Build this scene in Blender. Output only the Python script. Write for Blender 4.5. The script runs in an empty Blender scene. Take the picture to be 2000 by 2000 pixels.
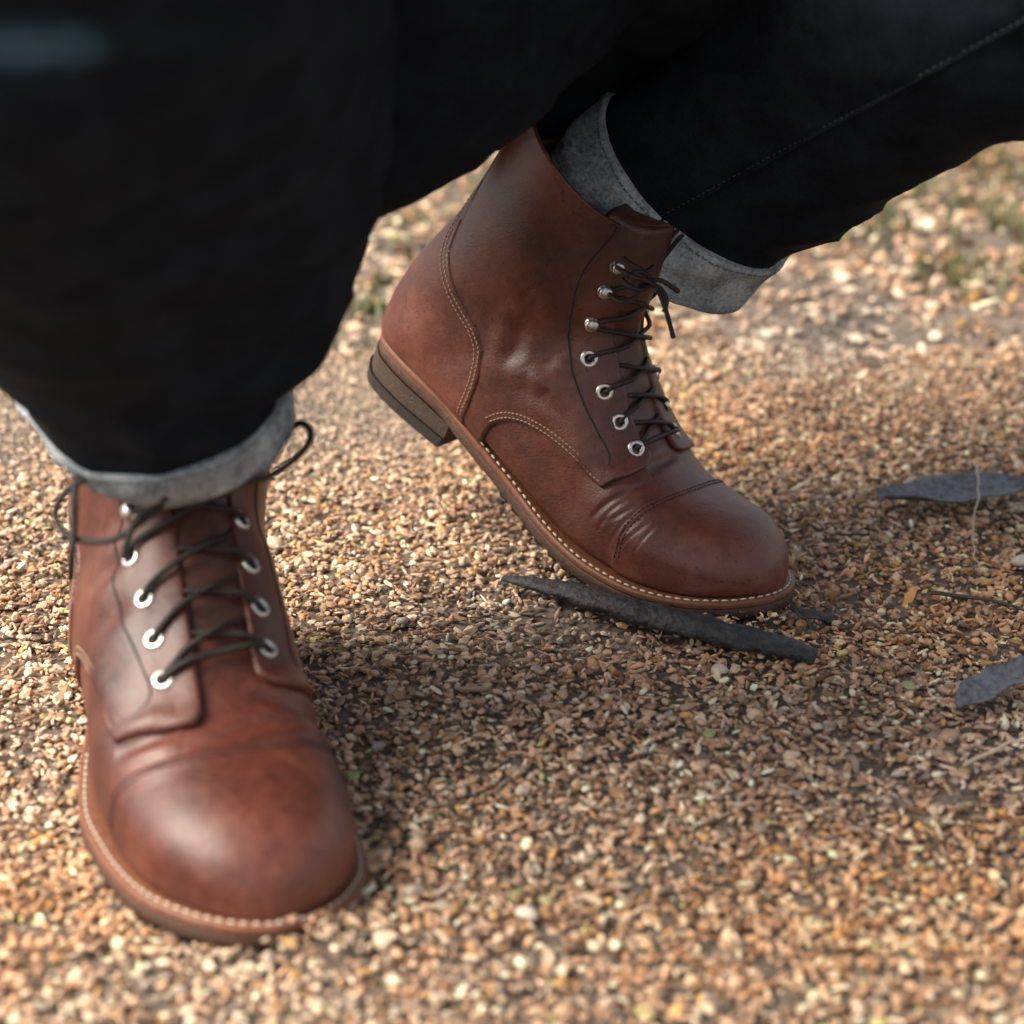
import bpy, bmesh, math, random
import numpy as np
from mathutils import Vector, noise, Matrix

# ------------------------------------------------------------------ camera, world, sun, exposure
F_PX, CAM_H, PITCH = 3864.27, 47.169, 0.3896          # focal length in px of a 2000 px picture, height cm, pitch
S = 0.01                                              # author in centimetres, build in metres
sc = bpy.context.scene
COL = sc.collection
cam = bpy.data.cameras.new("camera"); camo = bpy.data.objects.new("camera", cam); COL.objects.link(camo)
camo.location = (0, 0, CAM_H * S); camo.rotation_euler = (math.pi / 2 - PITCH, 0, 0)
cam.sensor_width = 36; cam.lens = F_PX / 2000 * 36; cam.clip_start = 0.02; cam.clip_end = 500
cam.dof.use_dof = True; cam.dof.focus_distance = 1.085; cam.dof.aperture_fstop = 5.2
sc.camera = camo
SUN_EL, SUN_AZ = math.radians(50), math.radians(192)   # azimuth of the sun, counter-clockwise from +X
w = bpy.data.worlds.new("World"); sc.world = w; w.use_nodes = True
nt = w.node_tree; bg = nt.nodes["Background"]
sky = nt.nodes.new("ShaderNodeTexSky"); sky.sky_type = 'NISHITA'; sky.sun_disc = False
sky.sun_elevation = SUN_EL; sky.sun_rotation = math.pi / 2 - SUN_AZ; sky.air_density = 1.0; sky.dust_density = 3.0
hs = nt.nodes.new("ShaderNodeHueSaturation"); hs.inputs["Saturation"].default_value = .4   # thin cloud greys the sky
nt.links.new(sky.outputs[0], hs.inputs["Color"]); nt.links.new(hs.outputs[0], bg.inputs[0]); bg.inputs[1].default_value = 0.08
sl = bpy.data.lights.new("sun", 'SUN'); sl.energy = 2.9; sl.angle = math.radians(40); sl.color = (1, .9, .76)
so = bpy.data.objects.new("sun", sl); COL.objects.link(so)
sd = Vector((math.cos(SUN_EL) * math.cos(SUN_AZ), math.cos(SUN_EL) * math.sin(SUN_AZ), math.sin(SUN_EL)))
so.rotation_euler = sd.to_track_quat('Z', 'Y').to_euler(); so.location = sd * 10
sc.view_settings.view_transform = 'Standard'; sc.view_settings.look = 'None'; sc.view_settings.gamma = 1
sc.view_settings.use_curve_mapping = False; sc.view_settings.exposure = 1.3
sc.render.engine = 'CYCLES'; sc.cycles.use_denoising = True; sc.cycles.max_bounces = 6

rng = np.random.default_rng(7); random.seed(7)

def at(u, v, zc):
    """world point (cm) seen at pixel u,v of the 2000 px picture at depth zc"""
    x = (u - 1000) / F_PX * zc; yc = (v - 1000) / F_PX * zc
    return np.array([x, zc * math.cos(PITCH) - yc * math.sin(PITCH), CAM_H - zc * math.sin(PITCH) - yc * math.cos(PITCH)])

def proj_px(P):
    P = np.asarray(P, float); z = P[..., 2] - CAM_H; zc = P[..., 1] * math.cos(PITCH) - z * math.sin(PITCH); yc = -z * math.cos(PITCH) - P[..., 1] * math.sin(PITCH)
    return np.stack([1000 + F_PX * P[..., 0] / zc, 1000 + F_PX * yc / zc], -1), zc

# ------------------------------------------------------------------ object helpers
def obj(name, verts, faces, mat, parent=None, smooth=True, col=None, kind=None):
    """verts in world cm"""
    me = bpy.data.meshes.new(name)
    o = bpy.data.objects.new(name, me); COL.objects.link(o)
    V = np.asarray(verts, float) * S
    if parent is not None:
        V = V - np.array(root_of(parent).location)
    me.from_pydata(V.tolist(), [], faces if isinstance(faces, list) else faces.tolist())
    if smooth: me.polygons.foreach_set("use_smooth", [True] * len(me.polygons))
    if col is not None:
        a = me.color_attributes.new("Col", 'FLOAT_COLOR', 'POINT')
        a.data.foreach_set("color", np.c_[col, np.ones(len(col))].astype(np.float32).ravel())
    me.update()
    if mat: me.materials.append(mat)
    if parent is not None: o.parent = parent
    if kind: o["kind"] = kind
    return o
def root_of(o):
    while o.parent: o = o.parent
    return o
def tag(o, label, cat, group=None):
    o["label"] = label; o["category"] = cat
    if group: o["group"] = group
    return o
def empty(name, loc_cm):
    o = bpy.data.objects.new(name, None); COL.objects.link(o); o.location = Vector(loc_cm) * S
    o.empty_display_size = .05
    return o

class MB:
    """collects numpy meshes"""
    def __init__(s): s.v = []; s.f = []; s.n = 0
    def add(s, v, f):
        v = np.asarray(v, float).reshape(-1, 3)
        s.f += [tuple(int(i) + s.n for i in q) for q in f]; s.v.append(v); s.n += len(v)
    def V(s): return np.concatenate(s.v)

def grid_faces(n, m, closed_m=False):
    f = []
    for i in range(n - 1):
        for j in range(m if closed_m else m - 1):
            k = (j + 1) % m
            f.append((i * m + j, i * m + k, (i + 1) * m + k, (i + 1) * m + j))
    return f
def frames(P):
    P = np.asarray(P, float); T = np.gradient(P, axis=0); T /= np.linalg.norm(T, axis=1)[:, None] + 1e-12
    a = np.array([0, 0, 1.]) if abs(T[0, 2]) < .9 else np.array([1., 0, 0])
    U = []; u = np.cross(T[0], a); u /= np.linalg.norm(u)
    for i in range(len(P)):
        u = u - T[i] * (u @ T[i]); u /= np.linalg.norm(u) + 1e-12; U.append(u.copy())
    U = np.array(U); return T, U, np.cross(T, U)
def tube(P, r, m=8, cap=True):
    P = np.asarray(P, float); T, U, W = frames(P); r = np.broadcast_to(r, len(P))
    a = np.linspace(0, 2 * np.pi, m, endpoint=False)
    V = P[:, None] + r[:, None, None] * (np.cos(a)[None, :, None] * U[:, None] + np.sin(a)[None, :, None] * W[:, None])
    f = grid_faces(len(P), m, True)
    if cap: f += [tuple(range(m - 1, -1, -1)), tuple(range((len(P) - 1) * m, len(P) * m))]
    return V.reshape(-1, 3), f
def catmull(P, n):
    P = np.asarray(P, float); k = len(P)
    Q = np.concatenate([[2 * P[0] - P[1]], P, [2 * P[-1] - P[-2]]])
    t = np.linspace(0, k - 1, n); i = np.minimum(t.astype(int), k - 2); f = (t - i)[:, None]
    p0, p1, p2, p3 = Q[i], Q[i + 1], Q[i + 2], Q[i + 3]
    return .5 * (2 * p1 + (p2 - p0) * f + (2 * p0 - 5 * p1 + 4 * p2 - p3) * f ** 2 + (3 * p1 - p0 - 3 * p2 + p3) * f ** 3)
def resample(P, step):
    P = np.asarray(P, float); d = np.r_[0, np.cumsum(np.linalg.norm(np.diff(P, axis=0), axis=1))]
    s = np.arange(0, d[-1], step)
    return np.stack([np.interp(s, d, P[:, j]) for j in range(P.shape[1])], -1)
def nz(P, scale, seed=0):
    return np.array([noise.noise(Vector(p) * scale + Vector((seed * 7.3, seed * 3.1, seed))) for p in np.asarray(P).reshape(-1, 3)])

# ------------------------------------------------------------------ materials
def mat(name, build):
    m = bpy.data.materials.new(name); m.use_nodes = True
    n = m.node_tree.nodes; l = m.node_tree.links; b = n["Principled BSDF"]
    build(n, l, b); return m
def N(n, typ, **kw):
    x = n.new(typ)
    for k, v in kw.items():
        if k in x.inputs: x.inputs[k].default_value = v
        else: setattr(x, k, v)
    return x
def ramp(n, pts):
    r = n.new("ShaderNodeValToRGB"); e = r.color_ramp.elements
    while len(e) < len(pts): e.new(.5)
    for q, (p, c) in zip(e, pts): q.position = p; q.color = (*c, 1)
    return r
def leather(name, dark, mid_, light, rough=.42, grain=.1):
    def f(n, l, b):
        tc = N(n, "ShaderNodeTexCoord")
        n1 = N(n, "ShaderNodeTexNoise", Scale=14.0, Detail=5.0, Roughness=.6); l.new(tc.outputs["Object"], n1.inputs["Vector"])
        n2 = N(n, "ShaderNodeTexNoise", Scale=900.0, Detail=3.0); l.new(tc.outputs["Object"], n2.inputs["Vector"])
        n3 = N(n, "ShaderNodeTexVoronoi", Scale=1100.0); l.new(tc.outputs["Object"], n3.inputs["Vector"])
        n4 = N(n, "ShaderNodeTexNoise", Scale=130.0, Detail=6.0, Roughness=.65); l.new(tc.outputs["Object"], n4.inputs["Vector"])
        r = ramp(n, [(.28, dark), (.5, mid_), (.75, light)])
        mx = N(n, "ShaderNodeMath", operation='MULTIPLY_ADD'); mx.inputs[1].default_value = .35; l.new(n4.outputs[0], mx.inputs[0])
        sb = N(n, "ShaderNodeMath", operation='SUBTRACT'); l.new(n1.outputs[0], sb.inputs[0]); sb.inputs[1].default_value = .175
        l.new(sb.outputs[0], mx.inputs[2]); l.new(mx.outputs[0], r.inputs[0])
        # small dark scuffs and specks
        v = N(n, "ShaderNodeTexNoise", Scale=420.0, Detail=2.0); l.new(tc.outputs["Object"], v.inputs["Vector"])
        sr = ramp(n, [(.63, (0, 0, 0)), (.70, (1, 1, 1))]); l.new(v.outputs[0], sr.inputs[0])
        mm = N(n, "ShaderNodeMix", data_type='RGBA'); mm.inputs["B"].default_value = (dark[0] * .4, dark[1] * .4, dark[2] * .4, 1)
        ml = N(n, "ShaderNodeMath", operation='MULTIPLY'); ml.inputs[1].default_value = .6
        l.new(sr.outputs[0], ml.inputs[0]); l.new(ml.outputs[0], mm.inputs["Factor"]); l.new(r.outputs[0], mm.inputs["A"])
        wr = N(n, "ShaderNodeTexNoise", Scale=38.0, Detail=8.0, Roughness=.72); l.new(tc.outputs["Object"], wr.inputs["Vector"])
        wq = ramp(n, [(.56, (0, 0, 0)), (.78, (1, 1, 1))]); l.new(wr.outputs[0], wq.inputs[0])
        wf = N(n, "ShaderNodeMath", operation='MULTIPLY'); wf.inputs[1].default_value = .22; l.new(wq.outputs[0], wf.inputs[0])
        wm_ = N(n, "ShaderNodeMix", data_type='RGBA'); wm_.inputs["B"].default_value = (.30, .15, .095, 1); l.new(wf.outputs[0], wm_.inputs["Factor"]); l.new(mm.outputs["Result"], wm_.inputs["A"])
        l.new(wm_.outputs["Result"], b.inputs["Base Color"])
        rr = N(n, "ShaderNodeMapRange"); rr.inputs["To Min"].default_value = rough - .1; rr.inputs["To Max"].default_value = rough + .14
        l.new(n4.outputs[0], rr.inputs[0]); l.new(rr.outputs[0], b.inputs["Roughness"])
        b.inputs["Specular IOR Level"].default_value = .55; b.inputs["Coat Weight"].default_value = .06; b.inputs["Coat Roughness"].default_value = .3
        ad = N(n, "ShaderNodeMath", operation='MULTIPLY_ADD'); ad.inputs[1].default_value = .6
        l.new(n3.outputs["Distance"], ad.inputs[0]); l.new(n2.outputs[0], ad.inputs[2])
        bp = N(n, "ShaderNodeBump", Strength=grain * 3, Distance=.0006); l.new(ad.outputs[0], bp.inputs["Height"])
        bp2 = N(n, "ShaderNodeBump", Strength=.25, Distance=.0015); l.new(n4.outputs[0], bp2.inputs["Height"]); l.new(bp.outputs[0], bp2.inputs["Normal"])
        l.new(bp2.outputs[0], b.inputs["Normal"])
    return mat(name, f)
def plain(name, c, rough=.7, metal=0, scale=200, var=.25, bump=.2, dist=.001, spec=.5):
    def f(n, l, b):
        tc = N(n, "ShaderNodeTexCoord"); t = N(n, "ShaderNodeTexNoise", Scale=float(scale), Detail=5.0)
        l.new(tc.outputs["Object"], t.inputs["Vector"])
        r = ramp(n, [(.3, tuple(x * (1 - var) for x in c)), (.7, tuple(min(1, x * (1 + var)) for x in c))])
        l.new(t.outputs[0], r.inputs[0]); l.new(r.outputs[0], b.inputs["Base Color"])
        b.inputs["Roughness"].default_value = rough; b.inputs["Metallic"].default_value = metal
        b.inputs["Specular IOR Level"].default_value = spec
        bp = N(n, "ShaderNodeBump", Strength=bump, Distance=dist); l.new(t.outputs[0], bp.inputs["Height"]); l.new(bp.outputs[0], b.inputs["Normal"])
    return mat(name, f)
def vcol(name, rough=.75, bump=.3):
    def f(n, l, b):
        a = N(n, "ShaderNodeVertexColor"); a.layer_name = "Col"
        tc = N(n, "ShaderNodeTexCoord"); t = N(n, "ShaderNodeTexNoise", Scale=600.0, Detail=4.0); l.new(tc.outputs["Object"], t.inputs["Vector"])
        mr = N(n, "ShaderNodeMapRange"); mr.inputs["To Min"].default_value = .6; mr.inputs["To Max"].default_value = 1.35; l.new(t.outputs[0], mr.inputs[0])
        mx = N(n, "ShaderNodeMix", data_type='RGBA', blend_type='MULTIPLY'); mx.inputs["Factor"].default_value = 1
        l.new(a.outputs[0], mx.inputs["A"]); l.new(mr.outputs[0], mx.inputs["B"]); l.new(mx.outputs["Result"], b.inputs["Base Color"])
        b.inputs["Roughness"].default_value = rough
        bp = N(n, "ShaderNodeBump", Strength=bump, Distance=.0008); l.new(t.outputs[0], bp.inputs["Height"]); l.new(bp.outputs[0], b.inputs["Normal"])
    return mat(name, f)
def denim(name, c1, c2, scale=900, highlight=None):
    def f(n, l, b):
        tc = N(n, "ShaderNodeTexCoord")
        mp = N(n, "ShaderNodeMapping"); mp.inputs["Rotation"].default_value = (.5, .6, .7); mp.inputs["Scale"].default_value = (1, .25, 1); l.new(tc.outputs["Object"], mp.inputs["Vector"])
        wv = N(n, "ShaderNodeTexNoise", Scale=float(scale), Detail=3.0); l.new(mp.outputs[0], wv.inputs["Vector"])
        t = N(n, "ShaderNodeTexNoise", Scale=45.0, Detail=9.0, Roughness=.6); l.new(tc.outputs["Object"], t.inputs["Vector"])
        ad = N(n, "ShaderNodeMath", operation='MULTIPLY_ADD'); ad.inputs[1].default_value = .7; l.new(wv.outputs[0], ad.inputs[0])
        sb = N(n, "ShaderNodeMath", operation='SUBTRACT'); l.new(t.outputs[0], sb.inputs[0]); sb.inputs[1].default_value = .35; l.new(sb.outputs[0], ad.inputs[2])
        r = ramp(n, [(.3, c1), (.75, c2)]); l.new(ad.outputs[0], r.inputs[0]); l.new(r.outputs[0], b.inputs["Base Color"])
        if highlight is not None:   # fold highlight above the shin, painted into the colour as a pale patch
            mp2 = N(n, "ShaderNodeMapping"); mp2.inputs["Location"].default_value = (-highlight[0] / .03, -highlight[1] / .05, -highlight[2] / .012); mp2.inputs["Scale"].default_value = (1 / .03, 1 / .05, 1 / .012); l.new(tc.outputs["Object"], mp2.inputs["Vector"])
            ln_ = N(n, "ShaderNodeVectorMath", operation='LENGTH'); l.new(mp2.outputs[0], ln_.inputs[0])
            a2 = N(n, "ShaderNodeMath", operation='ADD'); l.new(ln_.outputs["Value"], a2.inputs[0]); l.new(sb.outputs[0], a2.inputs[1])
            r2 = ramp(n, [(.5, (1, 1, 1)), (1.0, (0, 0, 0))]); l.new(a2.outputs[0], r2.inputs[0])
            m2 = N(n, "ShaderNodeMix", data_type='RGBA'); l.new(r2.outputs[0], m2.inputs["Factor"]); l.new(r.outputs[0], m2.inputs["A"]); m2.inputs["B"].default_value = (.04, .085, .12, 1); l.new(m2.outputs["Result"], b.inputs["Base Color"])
        b.inputs["Roughness"].default_value = .9; b.inputs["Specular IOR Level"].default_value = .15
        bp = N(n, "ShaderNodeBump", Strength=.35, Distance=.0006); l.new(ad.outputs[0], bp.inputs["Height"]); l.new(bp.outputs[0], b.inputs["Normal"])
    return mat(name, f)
M = {}
M['leather'] = leather('brown_leather', (.042, .010, .0062), (.106, .0262, .0155), (.205, .064, .037))
M['leather2'] = leather('panel_leather', (.038, .0092, .0058), (.095, .0242, .0148), (.18, .0575, .034))
M['tongue'] = leather('tongue_leather', (.04, .013, .008), (.08, .026, .014), (.13, .046, .025), rough=.45)
M['lining'] = plain('lining_leather', (.24, .12, .06), .8)
M['welt'] = plain('welt_leather', (.17, .062, .03), .5, scale=300)
M['sole_edge'] = plain('brown_sole_edge', (.075, .036, .022), .65, scale=500, var=.4, bump=.5)
M['outsole'] = plain('rubber_outsole', (.022, .016, .013), .8, scale=900, bump=.6)
M['heelstack'] = plain('stacked_leather_heel', (.05, .03, .02), .75, scale=700, var=.5, bump=.8)
M['stitch'] = plain('tan_thread', (.34, .23, .15), .8, scale=2000)
M['stitch_dark'] = plain('dark_red_thread', (.04, .02, .016), .8, scale=2000)
M['stitch_tone'] = plain('brown_thread', (.075, .024, .016), .8, scale=2000)
M['stitch_pale'] = plain('pale_thread', (.6, .5, .38), .8, scale=2000)
M['metal'] = plain('nickel', (.66, .63, .58), .34, 1, scale=420, var=.25, bump=.2)
M['lace'] = plain('waxed_lace', (.022, .014, .011), .5, scale=2500, var=.4, bump=.8, dist=.0006)
M['hole'] = plain('eyelet_shadow', (.01, .007, .006), .9)
M['denim'] = denim('dark_denim', (.003, .0045, .0072), (.0105, .0155, .0235))
M['cuff'] = denim('denim_reverse', (.12, .14, .155), (.46, .49, .50), 520)
M['seam'] = plain('dark_seam', (.01, .012, .016), .8)
M['jacket'] = plain('dark_wool', (.02, .022, .026), .9, scale=900)
M['sock'] = plain('dark_sock', (.03, .022, .02), .95, scale=1500, bump=.5)
M['hem_thread'] = plain('hem_thread', (.12, .14, .16), .9, scale=2000)
M['denim_thread'] = plain('grey_thread', (.035, .035, .038), .9, scale=2000)
M['skin'] = plain('skin', (.42, .22, .13), .5, scale=300, var=.1, bump=.1)
M['pebble'] = vcol('gravel_chips', .7)
M['leafm'] = plain('slate_grey_leaf', (.115, .122, .135), .55, scale=260, var=.55, bump=.7, dist=.002)
M['stick'] = plain('dark_wet_bark', (.03, .029, .029), .6, scale=220, var=.7, bump=1.0, dist=.003)
M['grass'] = vcol('grass_blades', .6, .1)
def _soil(n, l, b):
    tc = N(n, "ShaderNodeTexCoord")
    v = N(n, "ShaderNodeTexVoronoi", Scale=170.0); l.new(tc.outputs["Object"], v.inputs["Vector"])
    t = N(n, "ShaderNodeTexNoise", Scale=9.0, Detail=6.0); l.new(tc.outputs["Object"], t.inputs["Vector"])
    r = ramp(n, [(.0, (.09, .065, .045)), (.45, (.16, .12, .09)), (.8, (.24, .185, .14)), (1, (.13, .1, .08))])
    l.new(v.outputs["Color"], r.inputs[0])
    g = ramp(n, [(.4, (1, 1, 1)), (.65, (.62, .66, .7))]); l.new(t.outputs[0], g.inputs[0])
    mx = N(n, "ShaderNodeMix", data_type='RGBA', blend_type='MULTIPLY'); mx.inputs["Factor"].default_value = 1
    l.new(r.outputs[0], mx.inputs["A"]); l.new(g.outputs[0], mx.inputs["B"]); l.new(mx.outputs["Result"], b.inputs["Base Color"])
    b.inputs["Roughness"].default_value = .9
    bp = N(n, "ShaderNodeBump", Strength=.8, Distance=.004); l.new(v.outputs["Distance"], bp.inputs["Height"]); l.new(bp.outputs[0], b.inputs["Normal"])
M['soil'] = mat('gritty_soil', _soil)

# ------------------------------------------------------------------ boot surface (neutral pose, cm; x forward, medial +y)
def pchip(xs, ys, x):
    xs = np.asarray(xs, float); ys = np.asarray(ys, float); x = np.asarray(x, float)
    h = np.diff(xs); d = np.diff(ys) / h; m = np.zeros(len(xs))
    for i in range(1, len(xs) - 1):
        if d[i - 1] * d[i] > 0:
            w1 = 2 * h[i] + h[i - 1]; w2 = h[i] + 2 * h[i - 1]; m[i] = (w1 + w2) / (w1 / d[i - 1] + w2 / d[i])
    m[0] = d[0]; m[-1] = d[-1]
    x = np.clip(x, xs[0], xs[-1]); k = np.clip(np.searchsorted(xs, x, side='right') - 1, 0, len(xs) - 2)
    hh = h[k]; s = (x - xs[k]) / hh
    return (1 + 2 * s) * (1 - s) ** 2 * ys[k] + s * (1 - s) ** 2 * hh * m[k] + s * s * (3 - 2 * s) * ys[k + 1] + s * s * (s - 1) * hh * m[k + 1]
MED = [(0, 0), (.15, .9), (.6, 1.8), (2, 2.95), (5, 3.5), (9, 3.6), (13, 3.75), (17, 4.5), (20.5, 5.15), (23.5, 5.4), (26.5, 5.0), (28.6, 3.9), (29.9, 2.5), (30.45, 1.3), (30.6, .3)]
LAT = [(0, 0), (.15, .9), (.6, 1.8), (2, 2.95), (5, 3.6), (9, 4.1), (13, 5.0), (16.5, 5.75), (20, 6.1), (23, 5.75), (26.5, 4.75), (28.6, 3.3), (29.9, 1.8), (30.45, .5), (30.6, -.3)]
med = lambda x: pchip(*zip(*MED), x)
lat = lambda x: pchip(*zip(*LAT), x)
ZT = [(0, 3.1), (5, 3.0), (8, 2.8), (11, 2.2), (14, 1.6), (17, 1.25), (20, 1.15), (25, 1.15), (28, 1.25), (30.6, 1.45)]
zt = lambda x: pchip(*zip(*ZT), x)
TOP = [(13.5, 13.0), (13.9, 12.6), (14.6, 11.9), (15.6, 11.0), (17, 9.8), (18.6, 8.6), (20, 7.5), (21.5, 6.5), (23, 5.85), (24.5, 5.5), (26, 5.2), (27.4, 4.8), (28.5, 4.25), (29.3, 3.55), (29.75, 2.85), (30.0, 1.9)]
ztop = lambda x: pchip(*zip(*TOP), x)
ST = []
for u in np.linspace(0, 1, 16):
    bx = 30.0 - 13.0 * (1 - math.cos(u * math.pi / 2)); tilt = np.interp(bx, [17, 20, 23, 30], [1.6, .6, 0, 0])
    ox = 22 + 8.6 * (bx - 22) / 8 if bx > 22 else bx
    ins = .72 * np.interp(bx, [26, 30], [1, .75])
    gw = .35 * float(np.interp(bx, [17, 21], [1, 0]))
    wm, wl = float(med(ox)) * (1 - ins / 5.4) + gw * .5, float(lat(ox)) * (1 - ins / 5.8) + gw
    if u == 0: wm = wl = 0.; mid = .3
    else: mid = (wm - wl) / 2
    tx = bx + tilt
    ST.append([bx, zt(bx) - .08, tx, ztop(tx), (wm + wl) / 2, mid, .36, np.interp(bx, [17, 24], [1.95, 2.15]), np.interp(bx, [26, 30], [8, 3.5])])
for bx, tx, a, b in [(14, 17.0, 3.95, 5.2), (10, 15.7, 3.9, 5.1), (6, 14.7, 3.9, 4.9), (3.2, 14.05, 3.82, 4.62)]:
    ST.append([bx, zt(bx) - .08, tx, ztop(tx), (a + b) / 2, (a - b) / 2, .42, 2.0, np.interp(bx, [3, 10], [4, 6.5])])
for bx, bz, tx, tz, ww, m in [(1.3, 3.05, 13.72, 12.78, 4.235, 3.2), (.6, 3.75, 13.42, 13.13, 4.255, 2.6), (.45, 5.2, 13.0, 13.8, 4.31, 2.2), (.75, 7, 12.65, 14.6, 4.4, 2.1), (1.35, 9.5, 12.05, 15.45, 4.45, 2.1), (1.75, 12, 11.4, 16.4, 4.5, 2.1), (1.7, 16.2, 10.9, 17.2, 4.5, 2.1), (1.4, 20.4, 10.5, 18.0, 4.55, 2.1)]:
    ST.append([bx, bz, tx, tz, ww, np.interp(bz, [3, 12], [-.35, -.1]), .45, 1.95, m])
ST = np.array(ST)
_dd = np.r_[0, np.cumsum(np.maximum(np.linalg.norm(np.diff(ST[:, :4], axis=0), axis=1), .05))]; TT = _dd / _dd[-1]
def surf(t, psi):
    """psi = 0 on the top midline, +-pi on the bottom / back midline; psi > 0 medial"""
    bx, bz, tx, tz, ww, mid, a0, ntp, mb = [pchip(TT, ST[:, j], t) for j in range(9)]
    pw = (np.asarray(psi) + np.pi) % (2 * np.pi) - np.pi; side = np.where(pw >= 0, 1., -1.); phi = np.pi - np.abs(pw)
    a = (1 - np.cos(phi)) / 2
    up = np.clip((a - a0) / (1 - a0), 0, 1); dn = np.clip((a0 - a) / a0, 0, 1)
    SS = np.where(a >= a0, (1 - up ** ntp) ** (1 / ntp), (1 - dn ** mb) ** (1 / mb))
    return np.stack(np.broadcast_arrays(bx + (tx - bx) * a, mid * np.where(a > a0, 1 - .5 * up, 1) + side * ww * SS, bz + (tz - bz) * a), -1)
def sstep(a, b, x):
    s = np.clip((x - a) / (b - a), 0, 1); return s * s * (3 - 2 * s)
_t = np.linspace(.02, 1, 500); _mid = surf(_t, 0.); _arc = np.r_[0, np.cumsum(np.linalg.norm(np.diff(_mid, axis=0), axis=1))]
def t_arc(a): return np.interp(a, _arc, _t)
def psi_at(t, dist, side):
    ps = np.linspace(0, 2.0, 240); P = surf(np.full(240, t), ps * side)
    ar = np.r_[0, np.cumsum(np.linalg.norm(np.diff(P, axis=0), axis=1))]
    return np.interp(dist, ar, ps) * side
def poly_sd(P2, poly):
    """signed distance to polygon, positive inside"""
    P2 = P2.reshape(-1, 2); a = np.asarray(poly, float); b = np.roll(a, -1, 0); best = np.full(len(P2), 1e9); ins = np.zeros(len(P2), bool)
    for p, q in zip(a, b):
        e = q - p; tt = np.clip(((P2 - p) @ e) / max(e @ e, 1e-9), 0, 1)
        best = np.minimum(best, np.linalg.norm(P2 - (p + tt[:, None] * e), axis=1))
        c = ((p[1] > P2[:, 1]) != (q[1] > P2[:, 1])) & (P2[:, 0] < (q[0] - p[0]) * (P2[:, 1] - p[1]) / (q[1] - p[1] + 1e-12) + p[0]); ins ^= c
    return np.where(ins, best, -best)
def line_d(P, line, frac=False):
    P = P.reshape(-1, P.shape[-1]); line = np.asarray(line, float); best = np.full(len(P), 1e9); fr = np.zeros(len(P)); k = len(line) - 1
    for i, (p, q) in enumerate(zip(line[:-1], line[1:])):
        e = q - p; tt = np.clip(((P - p) @ e) / max(e @ e, 1e-9), 0, 1); d = np.linalg.norm(P - (p + tt[:, None] * e), axis=1)
        m = d < best; best = np.where(m, d, best); fr = np.where(m, (i + tt) / k, fr)
    return (best, fr) if frac else best
def smin(a, b, k):
    h = np.clip(.5 + .5 * (b - a) / k, 0, 1); return b * (1 - h) + a * h - k * h * (1 - h)

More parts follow.
